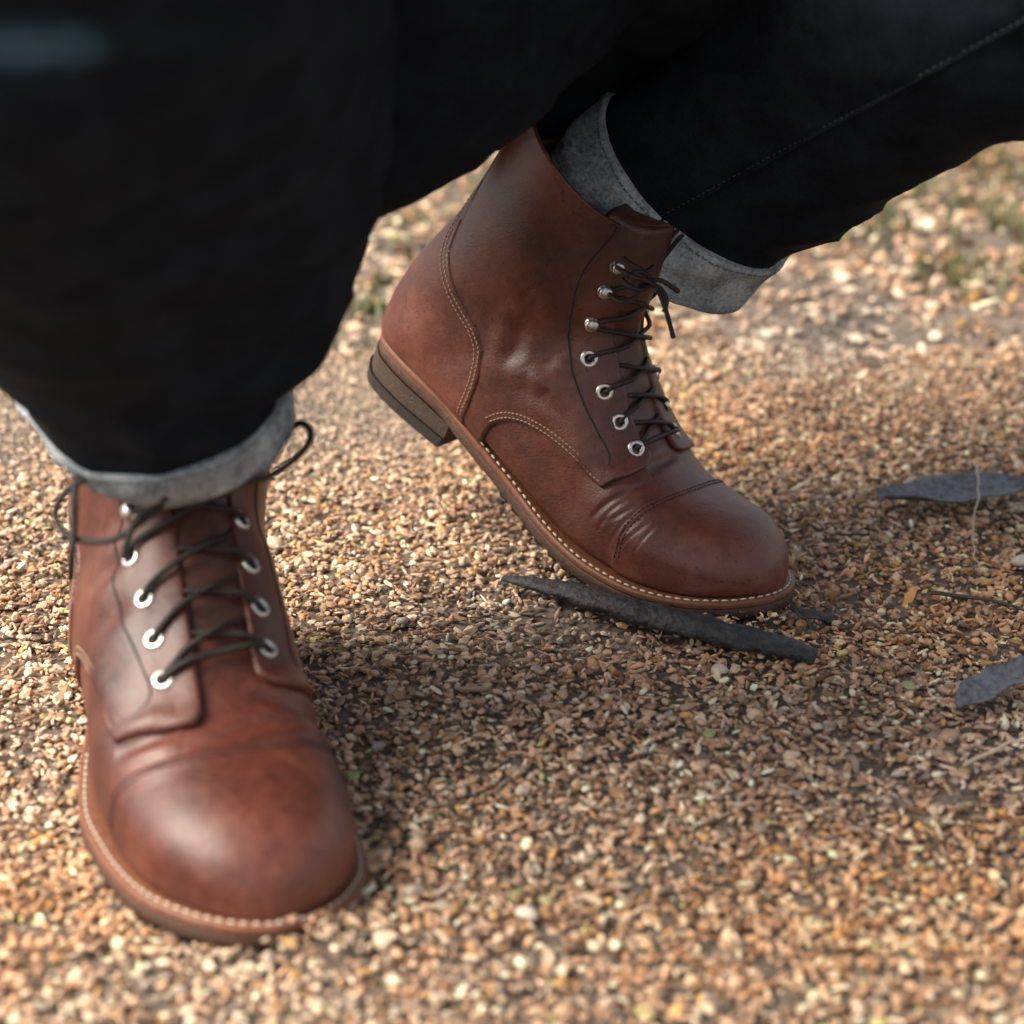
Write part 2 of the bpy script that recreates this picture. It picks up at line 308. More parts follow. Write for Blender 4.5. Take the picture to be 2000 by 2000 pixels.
class Boot:
    def __init__(s, X, Y, yaw, left, theta=0, alpha=0, x0=13.5, x1=25., Z=0, roll=0, creases=(), shift=None, size=1.0, adj=(0, 0, 0, 0, 0, 0, 0), arc0=12.16, step=1.986, yd=2.45, gap=1.25, tongue=(0, 2.0)):
        s.__dict__.update(locals()); s.shift = shift or {1: 0, -1: 0}
    def earc(s, i, sd_): return s.arc0 + i * s.step - s.shift[sd_] * .62 * (1 if i < 5 else .6) + s.adj[i]
    def pose(s, P):
        P = np.array(P, float); x, y, z = P[..., 0], P[..., 1], P[..., 2]
        al = s.alpha * sstep(5, 13, z); dx, dz = x - 7, z - 7
        x = 7 + dx * np.cos(al) - dz * np.sin(al); z = 7 + dx * np.sin(al) + dz * np.cos(al)
        if s.theta:
            L = s.x1 - s.x0; R = L / s.theta; an = np.clip(s.x1 - x, 0, L) / R; r = R - (z - .5)
            rem = np.where(x < s.x0, s.x0 - x, 0); fr = np.where(x > s.x1, x - s.x1, 0)
            x, z = s.x1 - r * np.sin(an) - rem * np.cos(an) + fr, .5 + R - r * np.cos(an) + rem * np.sin(an)
        if s.roll:
            c, q = math.cos(s.roll), math.sin(s.roll); y, z = y * c - z * q, y * q + z * c
        if s.left: y = -y
        c, q = math.cos(s.yaw), math.sin(s.yaw); x = (x - 23) * s.size; y = y * s.size; z = z * s.size
        return np.stack([s.X + c * x - q * y, s.Y + q * x + c * y, z + s.Z], -1)
    def disp(s, P):
        D = np.zeros(P.shape[:-1]).ravel(); Q = P.reshape(-1, 3)
        for line, dep, wid in s.creases:
            line = catmull(line, 16); d, f = line_d(Q, line, True); tp_ = np.clip(np.sin(np.pi * np.clip(f, 0, 1)), 0, 1) ** .7
            D += tp_ * (-dep * np.exp(-(d / wid) ** 2) + .45 * dep * np.exp(-((d - 1.9 * wid) / (1.1 * wid)) ** 2))
        return D.reshape(P.shape[:-1])
    def eval(s, t, psi, off=0, disp=True):
        """point on the surface lifted by off along the normal (neutral pose)"""
        t = np.asarray(t, float); psi = np.asarray(psi, float); e = 2e-3
        P = surf(t, psi); t1, t0 = np.minimum(t + e, 1), np.maximum(t - e, 0)
        n = np.cross(surf(t, psi + e * 2) - surf(t, psi - e * 2), surf(t1, psi) - surf(t0, psi)); L = np.linalg.norm(n, axis=-1, keepdims=True)
        n = n / np.maximum(L, 1e-9); tipk = sstep(.035, .0, t)[..., None]; n = n * (1 - tipk) + np.array([1., 0, .15]) * tipk
        o = off + (s.disp(P) if disp else 0)
        return P + n * np.asarray(o)[..., None] if np.ndim(o) else P + n * o, n
    def panel(s, name, field, tr, pr, off, thick, mat_, parent, nt_=360, np_=300, rnd=.12, skirt=True, lift=None):
        tg, pg = np.meshgrid(np.linspace(*tr, nt_), np.linspace(*pr, np_), indexing='ij'); P = surf(tg, pg)
        d = field(P) if field else np.full(tg.shape, 9.)
        if field:
            gi, gj = np.gradient(d); g2 = gi ** 2 + gj ** 2 + 1e-12; si, sj = -d * gi / g2, -d * gj / g2
            m = (np.abs(si) < .55) & (np.abs(sj) < .55) & (np.hypot(si, sj) < .6) & (np.abs(d) < .2)
            dt, dp = tg[1, 0] - tg[0, 0], pg[0, 1] - pg[0, 0]
            tg = np.where(m, np.clip(tg + si * dt, tr[0], tr[1]), tg); pg = np.where(m, pg + sj * dp, pg); d = np.where(m, 0, d)
        o = off - thick * .5 * (1 - np.sqrt(np.clip(1 - (1 - np.clip(d / rnd, 0, 1)) ** 2, 0, 1))) if field else np.full(tg.shape, off)
        if lift: o = o + lift(surf(tg, pg), d)
        V, n = s.eval(tg, pg, o); base = (V - n * thick).reshape(-1, 3); V = V.reshape(-1, 3)
        ok = (d >= -1e-9).ravel(); idx = np.arange(nt_ * np_).reshape(nt_, np_)
        q = np.stack([idx[:-1, :-1], idx[:-1, 1:], idx[1:, 1:], idx[1:, :-1]], -1).reshape(-1, 4); c = ok[q]; cnt = c.sum(1)
        F = [tuple(f) for f in q[cnt == 4].tolist()]
        for f, cc in zip(q[cnt == 3], c[cnt == 3]): F.append(tuple(int(i) for i, k in zip(f, cc) if k))
        used = np.unique(np.concatenate([np.array(f) for f in F])) if len(F) < 50 else np.unique(np.concatenate([q[cnt == 4].ravel()] + [np.array(f) for f in F if len(f) == 3]))
        re = -np.ones(nt_ * np_, int); re[used] = np.arange(len(used)); F = [tuple(int(re[i]) for i in f) for f in F]
        VV = V[used]; BB = base[used]
        if skirt:
            ed = {}
            for f in F:
                for a, b in zip(f, f[1:] + f[:1]):
                    if (b, a) in ed: del ed[(b, a)]
                    else: ed[(a, b)] = 1
            bi = sorted({i for e in ed for i in e}); k = len(VV); top = {v: k + i for i, v in enumerate(bi)}; bot = {v: k + len(bi) + i for i, v in enumerate(bi)}
            VV = np.concatenate([VV, VV[bi], BB[bi]]); F += [(top[b], top[a], bot[a], bot[b]) for a, b in ed]
        return obj(name, s.pose(VV), F, mat_, parent)
    def stitches(s, name, tp, off, mat_, parent, step=.36, ln=.24, r=.055, posed_line=None):
        """capsule stitches along a (t, psi) curve or a neutral-space line"""
        if posed_line is None:
            line, _ = s.eval(tp[:, 0], tp[:, 1], off); line = s.pose(line)
        else: line = posed_line
        Q = resample(line, .04); mb = MB(); k = int(step / .04); h = int(ln / .04)
        for i in range(0, len(Q) - h, k):
            seg = Q[i:i + h + 1][::max(1, h // 3)]
            if len(seg) < 3: continue
            rr = np.full(len(seg), r); rr[0] = rr[-1] = r * .45; mb.add(*tube(seg, rr, 5))
        o = obj(name, mb.V(), mb.f, mat_, parent); return o
    def iso(s, field, level, tr, pr, side_sort):
        """sample points of the curve field == level in (t, psi), ordered by side_sort(P)"""
        tg, pg = np.meshgrid(np.linspace(*tr, 260), np.linspace(*pr, 260), indexing='ij'); P = surf(tg, pg); d = field(P) - level; out = []
        for A, B, TA, TB, PA, PB in ((d[:-1], d[1:], tg[:-1], tg[1:], pg[:-1], pg[1:]), (d[:, :-1], d[:, 1:], tg[:, :-1], tg[:, 1:], pg[:, :-1], pg[:, 1:])):
            m = (A * B) < 0; f = A[m] / (A[m] - B[m]); out.append(np.c_[TA[m] + f * (TB[m] - TA[m]), PA[m] + f * (PB[m] - PA[m])])
        out = np.concatenate(out); Q = surf(out[:, 0], out[:, 1]); k = side_sort(Q)
        o = np.argsort(k); o = o[np.isfinite(k[o])]; out = out[o]
        if len(out) > 12:   # smooth
            ker = np.ones(7) / 7; pad = np.r_[out[:1].repeat(3, 0), out, out[-1:].repeat(3, 0)]
            out = np.stack([np.convolve(pad[:, j], ker, 'valid') for j in (0, 1)], -1)
        return out

VAMP_SEAM = [(20.9, 7.3), (20.35, 6.36), (19.7, 5.8), (19.2, 5.2), (17.9, 5.3), (16.5, 5.63), (14.64, 5.78), (12.74, 5.48), (11.4, 4.6), (10.9, 3.6), (10.7, 2.0)]
COUNTER = [(9.2, 1.5), (9.35, 4.05), (9.2, 6.1), (8.65, 7.6), (7.7, 8.5), (6.6, 9.0), (5.1, 9.75), (3.7, 10.7), (2.85, 12.2), (2.3, 14.5), (2.1, 21), (-3, 21), (-3, 1.5)]
def flap_lift(P, d):
    return .22 * np.exp(-(np.clip(d, 0, 9) / .9) ** 2) * sstep(15.5, 18.5, P[..., 0]) * sstep(5.2, 6.4, P[..., 2])
def build_boot(B, root, stitch_mat):
    J = {}
    # ---- sole
    n = 220; th = np.linspace(0, np.pi, n); xs = 15.3 - 15.3 * np.cos(th)
    ring_x = np.r_[xs, xs[::-1][1:-1]]; ring_y = np.r_[med(xs), -lat(xs[::-1])[1:-1]]; m = len(ring_x)
    ctr = np.stack([ring_x, ring_y], -1); tg = np.roll(ctr, -1, 0) - np.roll(ctr, 1, 0); tg /= np.linalg.norm(tg, axis=1)[:, None]; inw = np.stack([tg[:, 1], -tg[:, 0]], -1)
    def loop(ins, dz, zfun=zt):
        p = ctr + inw * np.asarray(ins).reshape(-1, 1); return np.c_[p, zfun(np.clip(p[:, 0], 0, 30.6)) + dz]
    heelk = sstep(9.5, 7.0, ring_x)                      # welt is trimmed closer round the heel
    def band(name, prof, mat_, parent):
        L = [loop(i0 + heelk * i1, dz) for i0, i1, dz in prof]; V = np.concatenate(L)
        return obj(name, B.pose(V), [(a * m + (j + 1) % m, a * m + j, (a + 1) * m + j, (a + 1) * m + (j + 1) % m) for a in range(len(L) - 1) for j in range(m)], mat_, parent)
    welt = band('welt', [(1.3, 0, -.02), (.62, 0, 0), (.36, .1, .0), (.30, .12, -.035), (.24, .14, 0), (.1, .2, -.01), (.03, .25, -.07), (0, .25, -.16), (.0, .25, -.33), (.05, .25, -.42), (.3, .25, -.44)], M['welt'], root)
    sole = band('outsole', [(.3, .25, -.425), (.06, .25, -.43), (.03, .27, -.5), (.03, .3, -.95), (.12, .3, -1.05), (1.5, .3, -1.06), (3.1, 0, -1.06)], M['sole_edge'], root)
    # heel block
    hx = ring_x < 7.9
    def heel(name, z0f, z1, mat_, ins):
        k = [i for i in range(m) if ring_x[i] <= 8.4]; k = sorted(k, key=lambda i: i if i < m // 2 else i - m); L = []
        for f in np.linspace(0, 1, 5):
            p = ctr[k] + inw[k] * (ins + .3 + .1 * (f)); zz = z0f(p[:, 0]) * (1 - f) + z1 * f; p = p.copy(); p[:, 0] = np.minimum(p[:, 0], 8.4 - .35 * (1 - zz / 2)); L.append(np.c_[p, zz])
        V = np.concatenate(L); q = len(k); F = [(a * q + (j + 1) % q, a * q + j, (a + 1) * q + j, (a + 1) * q + (j + 1) % q) for a in range(4) for j in range(q)] + [tuple(range(4 * q, 5 * q))]
        return obj(name, B.pose(V), F, mat_, root, smooth=False)
    heel('heel_stack', lambda x: zt(x) - 1.05, .75, M['heelstack'], .0)
    heel('heel_cap', lambda x: x * 0 + .75, 0., M['outsole'], -.03)
    # tread nubs under the forefoot edge
    mb = MB()
    for sd_ in (1, -1):
        for x in np.arange(13.4, 29.4, 1.15):
            y = (med(x) if sd_ > 0 else lat(x)) - .75; z = zt(x) - 1.06
            bxv = np.array([(dx * .36, dy * .55, dz) for dz in (0.05, -.28) for dx, dy in ((-1, -1), (1, -1), (1, 1), (-1, 1))]); bxv[4:, :2] *= .8
            mb.add(bxv + np.array([x, sd_ * y, z]), [(3, 2, 1, 0), (4, 5, 6, 7), (0, 1, 5, 4), (1, 2, 6, 5), (2, 3, 7, 6), (3, 0, 4, 7)])
    obj('tread', B.pose(mb.V()), mb.f, M['outsole'], sole, smooth=False, kind='stuff')
    # welt stitching
    k = [i for i in range(m) if ring_x[i] > 6.5]; a = [i for i in k if i < n]; b = [i for i in k if i >= n]
    L = loop(.30 + heelk * .12, .0)[a + b]; L = B.pose(resample(L, .05))
    B.stitches('welt_stitching', None, 0, M['stitch_pale'], welt, step=.52, ln=.36, r=.075, posed_line=L)
    # ---- upper
    B.panel('vamp', None, (0, .72), (-np.pi, np.pi), 0, .1, M['leather'], root, 310, 250, skirt=False)
    lin = lambda P: np.full(P.shape[:-1], 1.)
    B.panel('lining', None, (.5, .995), (.28, 2 * np.pi - .28), -.12, .1, M['lining'], root, 70, 90)
    for sd_ in (1, -1):
        sh = B.shift[sd_]
        seam = [(x + sh * np.interp(x, [10, 15], [0, 1]), z - .25 * max(sh, 0) * np.interp(x, [17, 20], [0, 1])) for x, z in VAMP_SEAM]
        seam_s = catmull(seam[3:], 40).tolist()
        poly = [(24, 10.5), (21.4 + sh, 7.9)] + catmull(seam[:4], 10)[:-1].tolist() + seam_s + [(10, 0), (-4, 0), (-4, 24), (16, 24)]
        def gapd(P, sd_=sd_):
            return sd_ * P[..., 1] - B.gap - (.25 * sstep(12, 19, P[..., 2]))
        def fq(P, poly=poly, gapd=gapd):
            d1 = poly_sd(P[..., [0, 2]], poly).reshape(P.shape[:-1]); d2 = gapd(P)
            return np.minimum(smin(d1, d2 + 10 * sstep(10, 7, P[..., 0]) + 10 * sstep(6.2, 4.5, P[..., 2]), .9), 1.5)
        pr = (.05, np.pi + .02) if sd_ > 0 else (-np.pi - .02, -.05)
        qn = B.panel('quarter', fq, (.2, 1.0), pr, .24, .24, M['leather2'], root, 330, 190, lift=flap_lift)
        fc = lambda P: poly_sd(P[..., [0, 2]], COUNTER).reshape(P.shape[:-1])
        # eyelet facing line pressed into the quarter: thin dark thread line
        FAC = [(18.9 + sh, 5.5), (18.7 + sh, 6.5), (17.6 + sh * .7, 7.35), (15.3 + sh * .3, 8.65), (13.4, 9.95), (12.5, 10.7), (11.35, 12.0), (10.4, 14.1), (10.05, 15.7), (9.95, 17.2), (9.9, 19.4)]
        fl = lambda P: line_d(P[..., [0, 2]], catmull(FAC, 40)).reshape(P.shape[:-1])
        # bring the side-view line onto the surface: nearest grid point search
        tgr, pgr = np.meshgrid(np.linspace(.25, 1, 420), np.linspace(.3, 2.2, 260) * sd_, indexing='ij'); G = surf(tgr, pgr)[..., [0, 2]]
        def to_tp(line):
            out = []
            for p in line:
                d = ((G - p) ** 2).sum(-1); i = np.unravel_index(d.argmin(), d.shape); out.append((tgr[i], pgr[i]))
            out = np.array(out); ker = np.ones(5) / 5; pad = np.r_[out[:1].repeat(2, 0), out, out[-1:].repeat(2, 0)]
            return np.stack([np.convolve(pad[:, j], ker, 'valid') for j in (0, 1)], -1)
        tp = to_tp(catmull(FAC, 60)); ln, _ = B.eval(tp[:, 0], tp[:, 1], .245)
        mb = MB(); mb.add(*tube(B.pose(ln), .055, 5)); obj('facing_seam', mb.V(), mb.f, M['seam'], qn)
        # double stitch row along the wing of the vamp seam
        for ins in (.22, .52):
            sl_ = np.array(seam_s); tgn = np.gradient(sl_, axis=0); tgn /= np.linalg.norm(tgn, axis=1)[:, None]; nn = np.stack([tgn[:, 1], -tgn[:, 0]], -1)
            st = sl_ + nn * ins * np.where((nn[:, 1] > 0)[:, None] | True, 1, 1)
            st = st[(st[:, 1] > 2.2) & (st[:, 0] < 19.0 + sh)]
            B.stitches('stitching', to_tp(st), .25, stitch_mat, qn, step=.30, ln=.2, r=.045)
        J[sd_] = to_tp
    fc = lambda P: poly_sd(P[..., [0, 2]], COUNTER).reshape(P.shape[:-1])
    cn = B.panel('heel_counter', fc, (.4, 1.0), (.9, 2 * np.pi - .9), .36, .3, M['leather'], root, 300, 330, rnd=.16)
    cs = catmull(COUNTER[:10], 70)
    for sd_ in (1, -1):
        tgr, pgr = np.meshgrid(np.linspace(.35, 1, 420), np.linspace(.8, 3.1, 300) * sd_, indexing='ij'); G = surf(tgr, pgr)[..., [0, 2]]
        for ins in (.28, .55):
            tn = np.gradient(cs, axis=0); tn /= np.linalg.norm(tn, axis=1)[:, None]; nn = np.stack([-tn[:, 1], tn[:, 0]], -1); st = cs + nn * ins
            st = st[(st[:, 1] > 3.2) & (st[:, 1] < 14)]; out = []
            for p in st:
                d = ((G - p) ** 2).sum(-1); i = np.unravel_index(d.argmin(), d.shape); out.append((tgr[i], pgr[i]))
            out = np.array(out); ker = np.ones(5) / 5; pad = np.r_[out[:1].repeat(2, 0), out, out[-1:].repeat(2, 0)]
            out = np.stack([np.convolve(pad[:, j], ker, 'valid') for j in (0, 1)], -1)
            B.stitches('stitching', out, .375, stitch_mat, cn, step=.30, ln=.2, r=.045)
    # collar binding
    for sd_ in (1, -1):
        ps = np.linspace(.38, np.pi, 80) * sd_; ln, _ = B.eval(np.full(80, 1.), ps, .12); mb = MB(); mb.add(*tube(B.pose(ln), .16, 7)); obj('collar_binding', mb.V(), mb.f, M['leather2'], root)
    # toe cap with two rows of thread
    cap_x = lambda y: 23.5 - .06 * y ** 2 - .12 * y
    tcap = B.panel('toe_cap', lambda P: np.minimum(P[..., 0] - cap_x(P[..., 1]), 1.5), (0, .34), (-np.pi + .5, np.pi - .5), .12, .13, M['leather'], root, 260, 240, rnd=.1)
    tg_ = np.linspace(.05, .36, 400)
    for ins in (.2, .48):
        tp = []
        for ps in np.linspace(-2.25, 2.25, 90):
            Pq = surf(tg_, np.full(400, ps)); f_ = Pq[:, 0] - cap_x(Pq[:, 1]) - ins; k_ = np.nonzero(f_ < 0)[0]
            if len(k_): tp.append((tg_[k_[0]], ps))
        B.stitches('stitching', np.array(tp), .125, M['stitch_tone'] if B.theta else M['stitch_dark'], tcap, step=.28, ln=.2, r=.055)
    # tongue: sheet under the gap, running out above the collar
    out_f, rise, bulge_ = B.tongue; na, nb = 70, 28; arcs = np.linspace(B.arc0 - 1.2, _arc[-1], na - 22); V = []
    for a in arcs:
        t = t_arc(a)
        V.append(B.eval(np.full(nb, t), [psi_at(t, abs(d_), 1 if d_ > 0 else -1) for d_ in np.linspace(-2.9, 2.9, nb)], -.03 + .1 * sstep(B.arc0, B.arc0 + 3, a) + bulge_ * sstep(_arc[-1] - 6, _arc[-1], a) * np.clip(1 - (np.linspace(-2.9, 2.9, nb) / 2.3) ** 2, 0, 1))[0])
    V = np.array(V); top = V[-1]; dirv = V[-1].mean(0) - V[-4].mean(0); dirv /= np.linalg.norm(dirv); ext = []
    for i in range(1, 23):
        f = i / 22; wsc = math.sqrt(max(1 - .96 * f ** 3, .02)); cen = top.mean(0)
        row = cen + (top - cen) * np.array([1, wsc, 1]) + dirv * rise * f * (1 - .12 * (np.linspace(-1, 1, nb)[:, None]) ** 2) + np.array([1, 0, 0]) * out_f * f ** 1.2
        ext.append(row)
    k = sstep(_arc[-1] - 4, _arc[-1] + .1, arcs)[:, None, None] * 0
    V = np.concatenate([V, np.array(ext)]); Pn = B.pose(V.reshape(-1, 3)); F = grid_faces(na, nb)
    Vb = V.copy(); Vb[..., 0] -= .34; Pb = B.pose(Vb.reshape(-1, 3)); o_ = len(Pn); FF = [f[::-1] for f in F] + [tuple(i + o_ for i in f) for f in F]
    per = [i for i in range(nb)] + [i * nb + nb - 1 for i in range(1, na)] + [(na - 1) * nb + j for j in range(nb - 2, -1, -1)] + [i * nb for i in range(na - 2, 0, -1)]
    FF += [(per[i], per[(i + 1) % len(per)], per[(i + 1) % len(per)] + o_, per[i] + o_) for i in range(len(per))]
    obj('tongue', np.concatenate([Pn, Pb]), FF, M['tongue'], root)
    # ---- eyelets and hooks
    E = {}
    for sd_ in (1, -1):
        E[sd_] = []
        for i in range(7):
            t = t_arc(B.earc(i, sd_)); ps = psi_at(t, B.yd[sd_][i], sd_)
            ps_ = surf(np.array([t]), np.array([ps])); ol = .25 + float(flap_lift(ps_, np.abs(ps_[..., 1]) - B.gap)[0]) * .95
            p, nn = B.eval(np.array([t]), np.array([ps]), ol); q, _ = B.eval(np.array([t]), np.array([ps]), ol + 1)
            r_, _ = B.eval(np.array([t + .004]), np.array([ps]), ol)
            P0, P1, P2 = B.pose(p)[0], B.pose(q)[0], B.pose(r_)[0]; nrm = P1 - P0; nrm /= np.linalg.norm(nrm); u = P2 - P0; u -= nrm * (u @ nrm); u /= np.linalg.norm(u); v = np.cross(nrm, u)
            E[sd_].append((P0, nrm, u, v))
            aa = np.linspace(0, 2 * np.pi, 20, endpoint=False); ring = np.cos(aa)[:, None] * u + np.sin(aa)[:, None] * v
            if i < 4:
                prof = [(.52, -.08), (.51, .04), (.43, .1), (.32, .095), (.225, .04), (.21, -.12)]
                V = np.concatenate([P0 + ring * r + nrm * z for r, z in prof]); eo = obj('eyelet', V, grid_faces(6, 20, True), M['metal'], root)
                V = np.concatenate([P0 + ring * .22 + nrm * .012, P0 + ring * .01 + nrm * .012]); obj('eyelet_hole', V, grid_faces(2, 20, True), M['hole'], eo)
            else:
                prof = [(.40, -.02), (.40, .05), (.22, .09), (.2, .2), (.36, .26), (.40, .34), (.36, .44), (.22, .52), (.0, .55)]
                V = np.concatenate([P0 + ring * r + nrm * z for r, z in prof]); obj('lace_hook', V, grid_faces(9, 20, True), M['metal'], root)
    return E

def cross_lacing(B, n_eye=7, top_cross=True):
    """criss-cross lace: world polylines that follow the boot's surface"""
    arc = B.earc
    def path(i, si, j, sj, offs):
        a0, a1 = arc(i, si), arc(j, sj); out = []
        for f, lat_, off in offs:
            t = t_arc(a0 * (1 - f) + a1 * f); out.append(B.eval(np.array([t]), np.array([psi_at(t, abs(lat_), np.sign(lat_) or 1)]), off)[0][0])
        return list(B.pose(np.array(out)))
    g = B.gap; P = []; Y = B.yd
    y, z_ = Y[-1][0], Y[1][0]
    P.append(path(0, -1, 0, 1, [(0, -y, -.1), (0.02, -y + .08, .42), (.15, -y + .6, .55), (.27, -g, .66), (.5, 0.01, .45), (.73, g, .66), (.85, z_ - .6, .55), (.98, z_ - .08, .42), (1, z_, -.1)]))
    for i in range(n_eye - 1):
        for si, up in ((-1, .55), (1, .28)):
            y, z_ = Y[si][i], Y[-si][i + 1]
            if i < 3:
                P.append(path(i, si, i + 1, -si, [(0, si * y, -.1), (.02, si * (y - .08), .42), (.15, si * (y - .6), .48), (.28, si * g, .6), (.42, si * .4, up + .05), (.56, -si * .35, up), (.72, -si * g, .12), (.88, -si * (z_ - .5), .0), (1, -si * z_, -.1)]))
            else:
                st = (0, si * y, -.1) if i == 3 else (0, si * (y + .1), .42)
                P.append(path(i, si, i + 1, -si, [st, (.04, si * (y - .1), .45), (.16, si * (y - .6), .46), (.28, si * g, .56), (.45, si * .3, up + .05), (.58, -si * .35, up + .02), (.74, -si * g, .56), (.9, -si * (z_ - .3), .5), (.99, -si * (z_ + .1), .46), (1.03, -si * (z_ + .35), .42)]))
    return P
def add_lace(pieces, root, r=.15):
    mb = MB()
    for p in pieces:
        Q = resample(catmull(p, 60), .12); mb.add(*tube(Q, r * (1 + .08 * np.sin(np.arange(len(Q)) * 2.1)), 8))
    return obj('lace', mb.V(), mb.f, M['lace'], root)

# ------------------------------------------------------------------ the two boots
cr_front = [  # flex creases across the vamp (neutral coordinates), depth, width
    ([(22.0, -4.9, 4.0), (23.3, -3.3, 5.6), (23.2, -1.2, 6.2), (22.4, 1.2, 6.4), (21.6, 3.2, 5.8), (20.6, 4.4, 4.6)], .22, .34),
    ([(23.4, -4.8, 4.2), (24.2, -2.9, 5.6), (24.1, -.5, 6.1), (23.3, 1.9, 6.1), (22.5, 3.7, 5.3)], .06, .2),
    ([(21.2, 1.0, 7.0), (21.0, 2.9, 6.3), (20.3, 4.3, 5.0), (19.6, 4.6, 3.4)], .34, .45),
    ([(27.1, -2.0, 5.4), (27.0, -.4, 5.65), (26.6, 2.0, 5.5), (25.9, 3.1, 5.2)], .08, .38),
    ([(21.3, -4.9, 4.6), (21.9, -4.0, 5.5), (22.2, -2.4, 6.3)], .24, .42),
    ([(14.5, -4.4, 6.4), (15.5, -3.9, 8.0), (15.2, -3.0, 8.9)], .22, .6),
    ([(12.5, -4.3, 8.0), (13.2, -3.6, 9.5), (13.6, -2.7, 10.5)], .34, .6),
    ([(11.2, -4.2, 10.0), (12.0, -3.3, 11.8)], .12, .7)]
cr_rear = [([(19.2 + k * .62 + .3 * math.sin(k * 2.2), 4.5 + .03 * k, 3.0 + .5 * math.sin(k * 3.7)), (20.0 + k * .62, 4.25, 4.5 - .05 * k), (21.0 + k * .6, 3.4, 5.6 - .06 * k), (21.8 + k * .5, 1.9, 6.4 - .1 * k)], .05 - .005 * (k % 3), .15 - .006 * k) for k in range(7)] + [
    ([(19.4, 4.4, 3.4), (20.2, 4.2, 4.6), (21.2, 3.4, 5.8), (22.0, 1.8, 6.5), (22.2, 0, 6.7), (22.0, -2, 6.4)], .09, .34),
    ([(20.8, 1.8, 6.9), (21.1, 0.4, 7.1), (20.9, -1.2, 7.0)], .35, .45),
    ([(9.0, 3.2, 11.2), (9.6, 3.2, 9.9), (10.1, 3.3, 8.6), (10.2, 3.3, 7.4), (11.0, 3.3, 6.5)], .20, .5),
    ([(11.5, 3.0, 9.4), (12.3, 2.8, 9.0), (13.2, 2.8, 8.8)], .26, .55),
    ([(11.6, 3.3, 7.4), (13.0, 3.2, 7.5), (14.2, 3.1, 7.3)], .18, .55),
    ([(8.2, 3.6, 12.5), (9.5, 3.2, 12.2)], .14, .65)]
FB = Boot(-12.35, 75.15, -1.256, False, alpha=.006, size=1.034, Z=-.35, creases=cr_front, roll=-.082, shift={1: -.25, -1: 1.7}, step=2.08, gap=1.2, yd={1: [2.3, 2.3, 2.25, 2.1, 2.2, 2.3, 2.3], -1: [2.3, 2.4, 2.65, 3.2, 3.2, 3.2, 3.2]}, tongue=(0, .6, .2))
RB = Boot(9.1, 104.77, -.612, True, theta=.435, alpha=-.172, x0=16.33, x1=25.86, Z=-.1, size=1.034, roll=.064, creases=cr_rear, shift={1: .1, -1: .1}, adj=(-.25, .3, .5, .35, .35, .15, -.5), gap=1.15, yd={k_: [2.15, 2.45, 2.75, 3.0, 2.75, 2.4, 1.9] for k_ in (1, -1)}, tongue=(.1, .7, 1.5))
front = empty('leather_boot', (FB.X, FB.Y, 0)); tag(front, "brown leather lace-up boot planted flat on the gravel, toe facing forward", "boot", "pair of brown leather boots")
rear = empty('leather_boot', (RB.X, RB.Y, 0)); tag(rear, "brown leather boot resting on its toe with the heel raised, above a dark stick", "boot", "pair of brown leather boots")
EF = build_boot(FB, front, M['stitch']); ER = build_boot(RB, rear, M['stitch'])
g3 = lambda L: [at(*q) for q in L]
LF = cross_lacing(FB, 6)
LF += [g3([(330, 965, 88.5), (262, 938, 88), (190, 930, 87.5), (135, 955, 87.5), (108, 1005, 88), (140, 1050, 87.5), (215, 1056, 86), (275, 1020, 85.8), (318, 985, 86.5)]),
       g3([(150, 935, 88), (146, 965, 87), (145, 1020, 87), (141, 1080, 87), (138, 1130, 88)]), g3([(318, 985, 86.5), (270, 1010, 85.5), (248, 1060, 85.5), (243, 1092, 85.8)]),
       g3([(470, 945, 88.5), (525, 930, 88), (565, 905, 88), (600, 870, 88.5), (606, 842, 89.5), (588, 826, 90.5), (565, 838, 91)]),
       g3([(320, 975, 87), (350, 955, 88.2), (400, 950, 88.4), (450, 955, 88.6)])]
add_lace(LF, front, .155)
LR = cross_lacing(RB, 7)
LR += [g3([(1205, 522, 107), (1235, 540, 105.5), (1262, 548, 105.5), (1282, 562, 105.5), (1300, 605, 105), (1316, 662, 104.5)]), g3([(1255, 552, 106), (1290, 548, 106.5), (1326, 570, 107)]),
       g3([(1250, 556, 106), (1285, 560, 106), (1302, 585, 106), (1296, 612, 106)]), g3([(1215, 545, 106), (1232, 560, 105.2), (1255, 566, 105.4), (1272, 548, 106), (1250, 530, 106), (1225, 540, 105.6)]),
       g3([(1190, 575, 107), (1215, 590, 105.6), (1240, 580, 105.8), (1252, 555, 106)]), g3([(1218, 505, 107), (1240, 520, 106), (1262, 530, 106.4), (1275, 520, 107)])]
add_lace(LR, rear, .135)

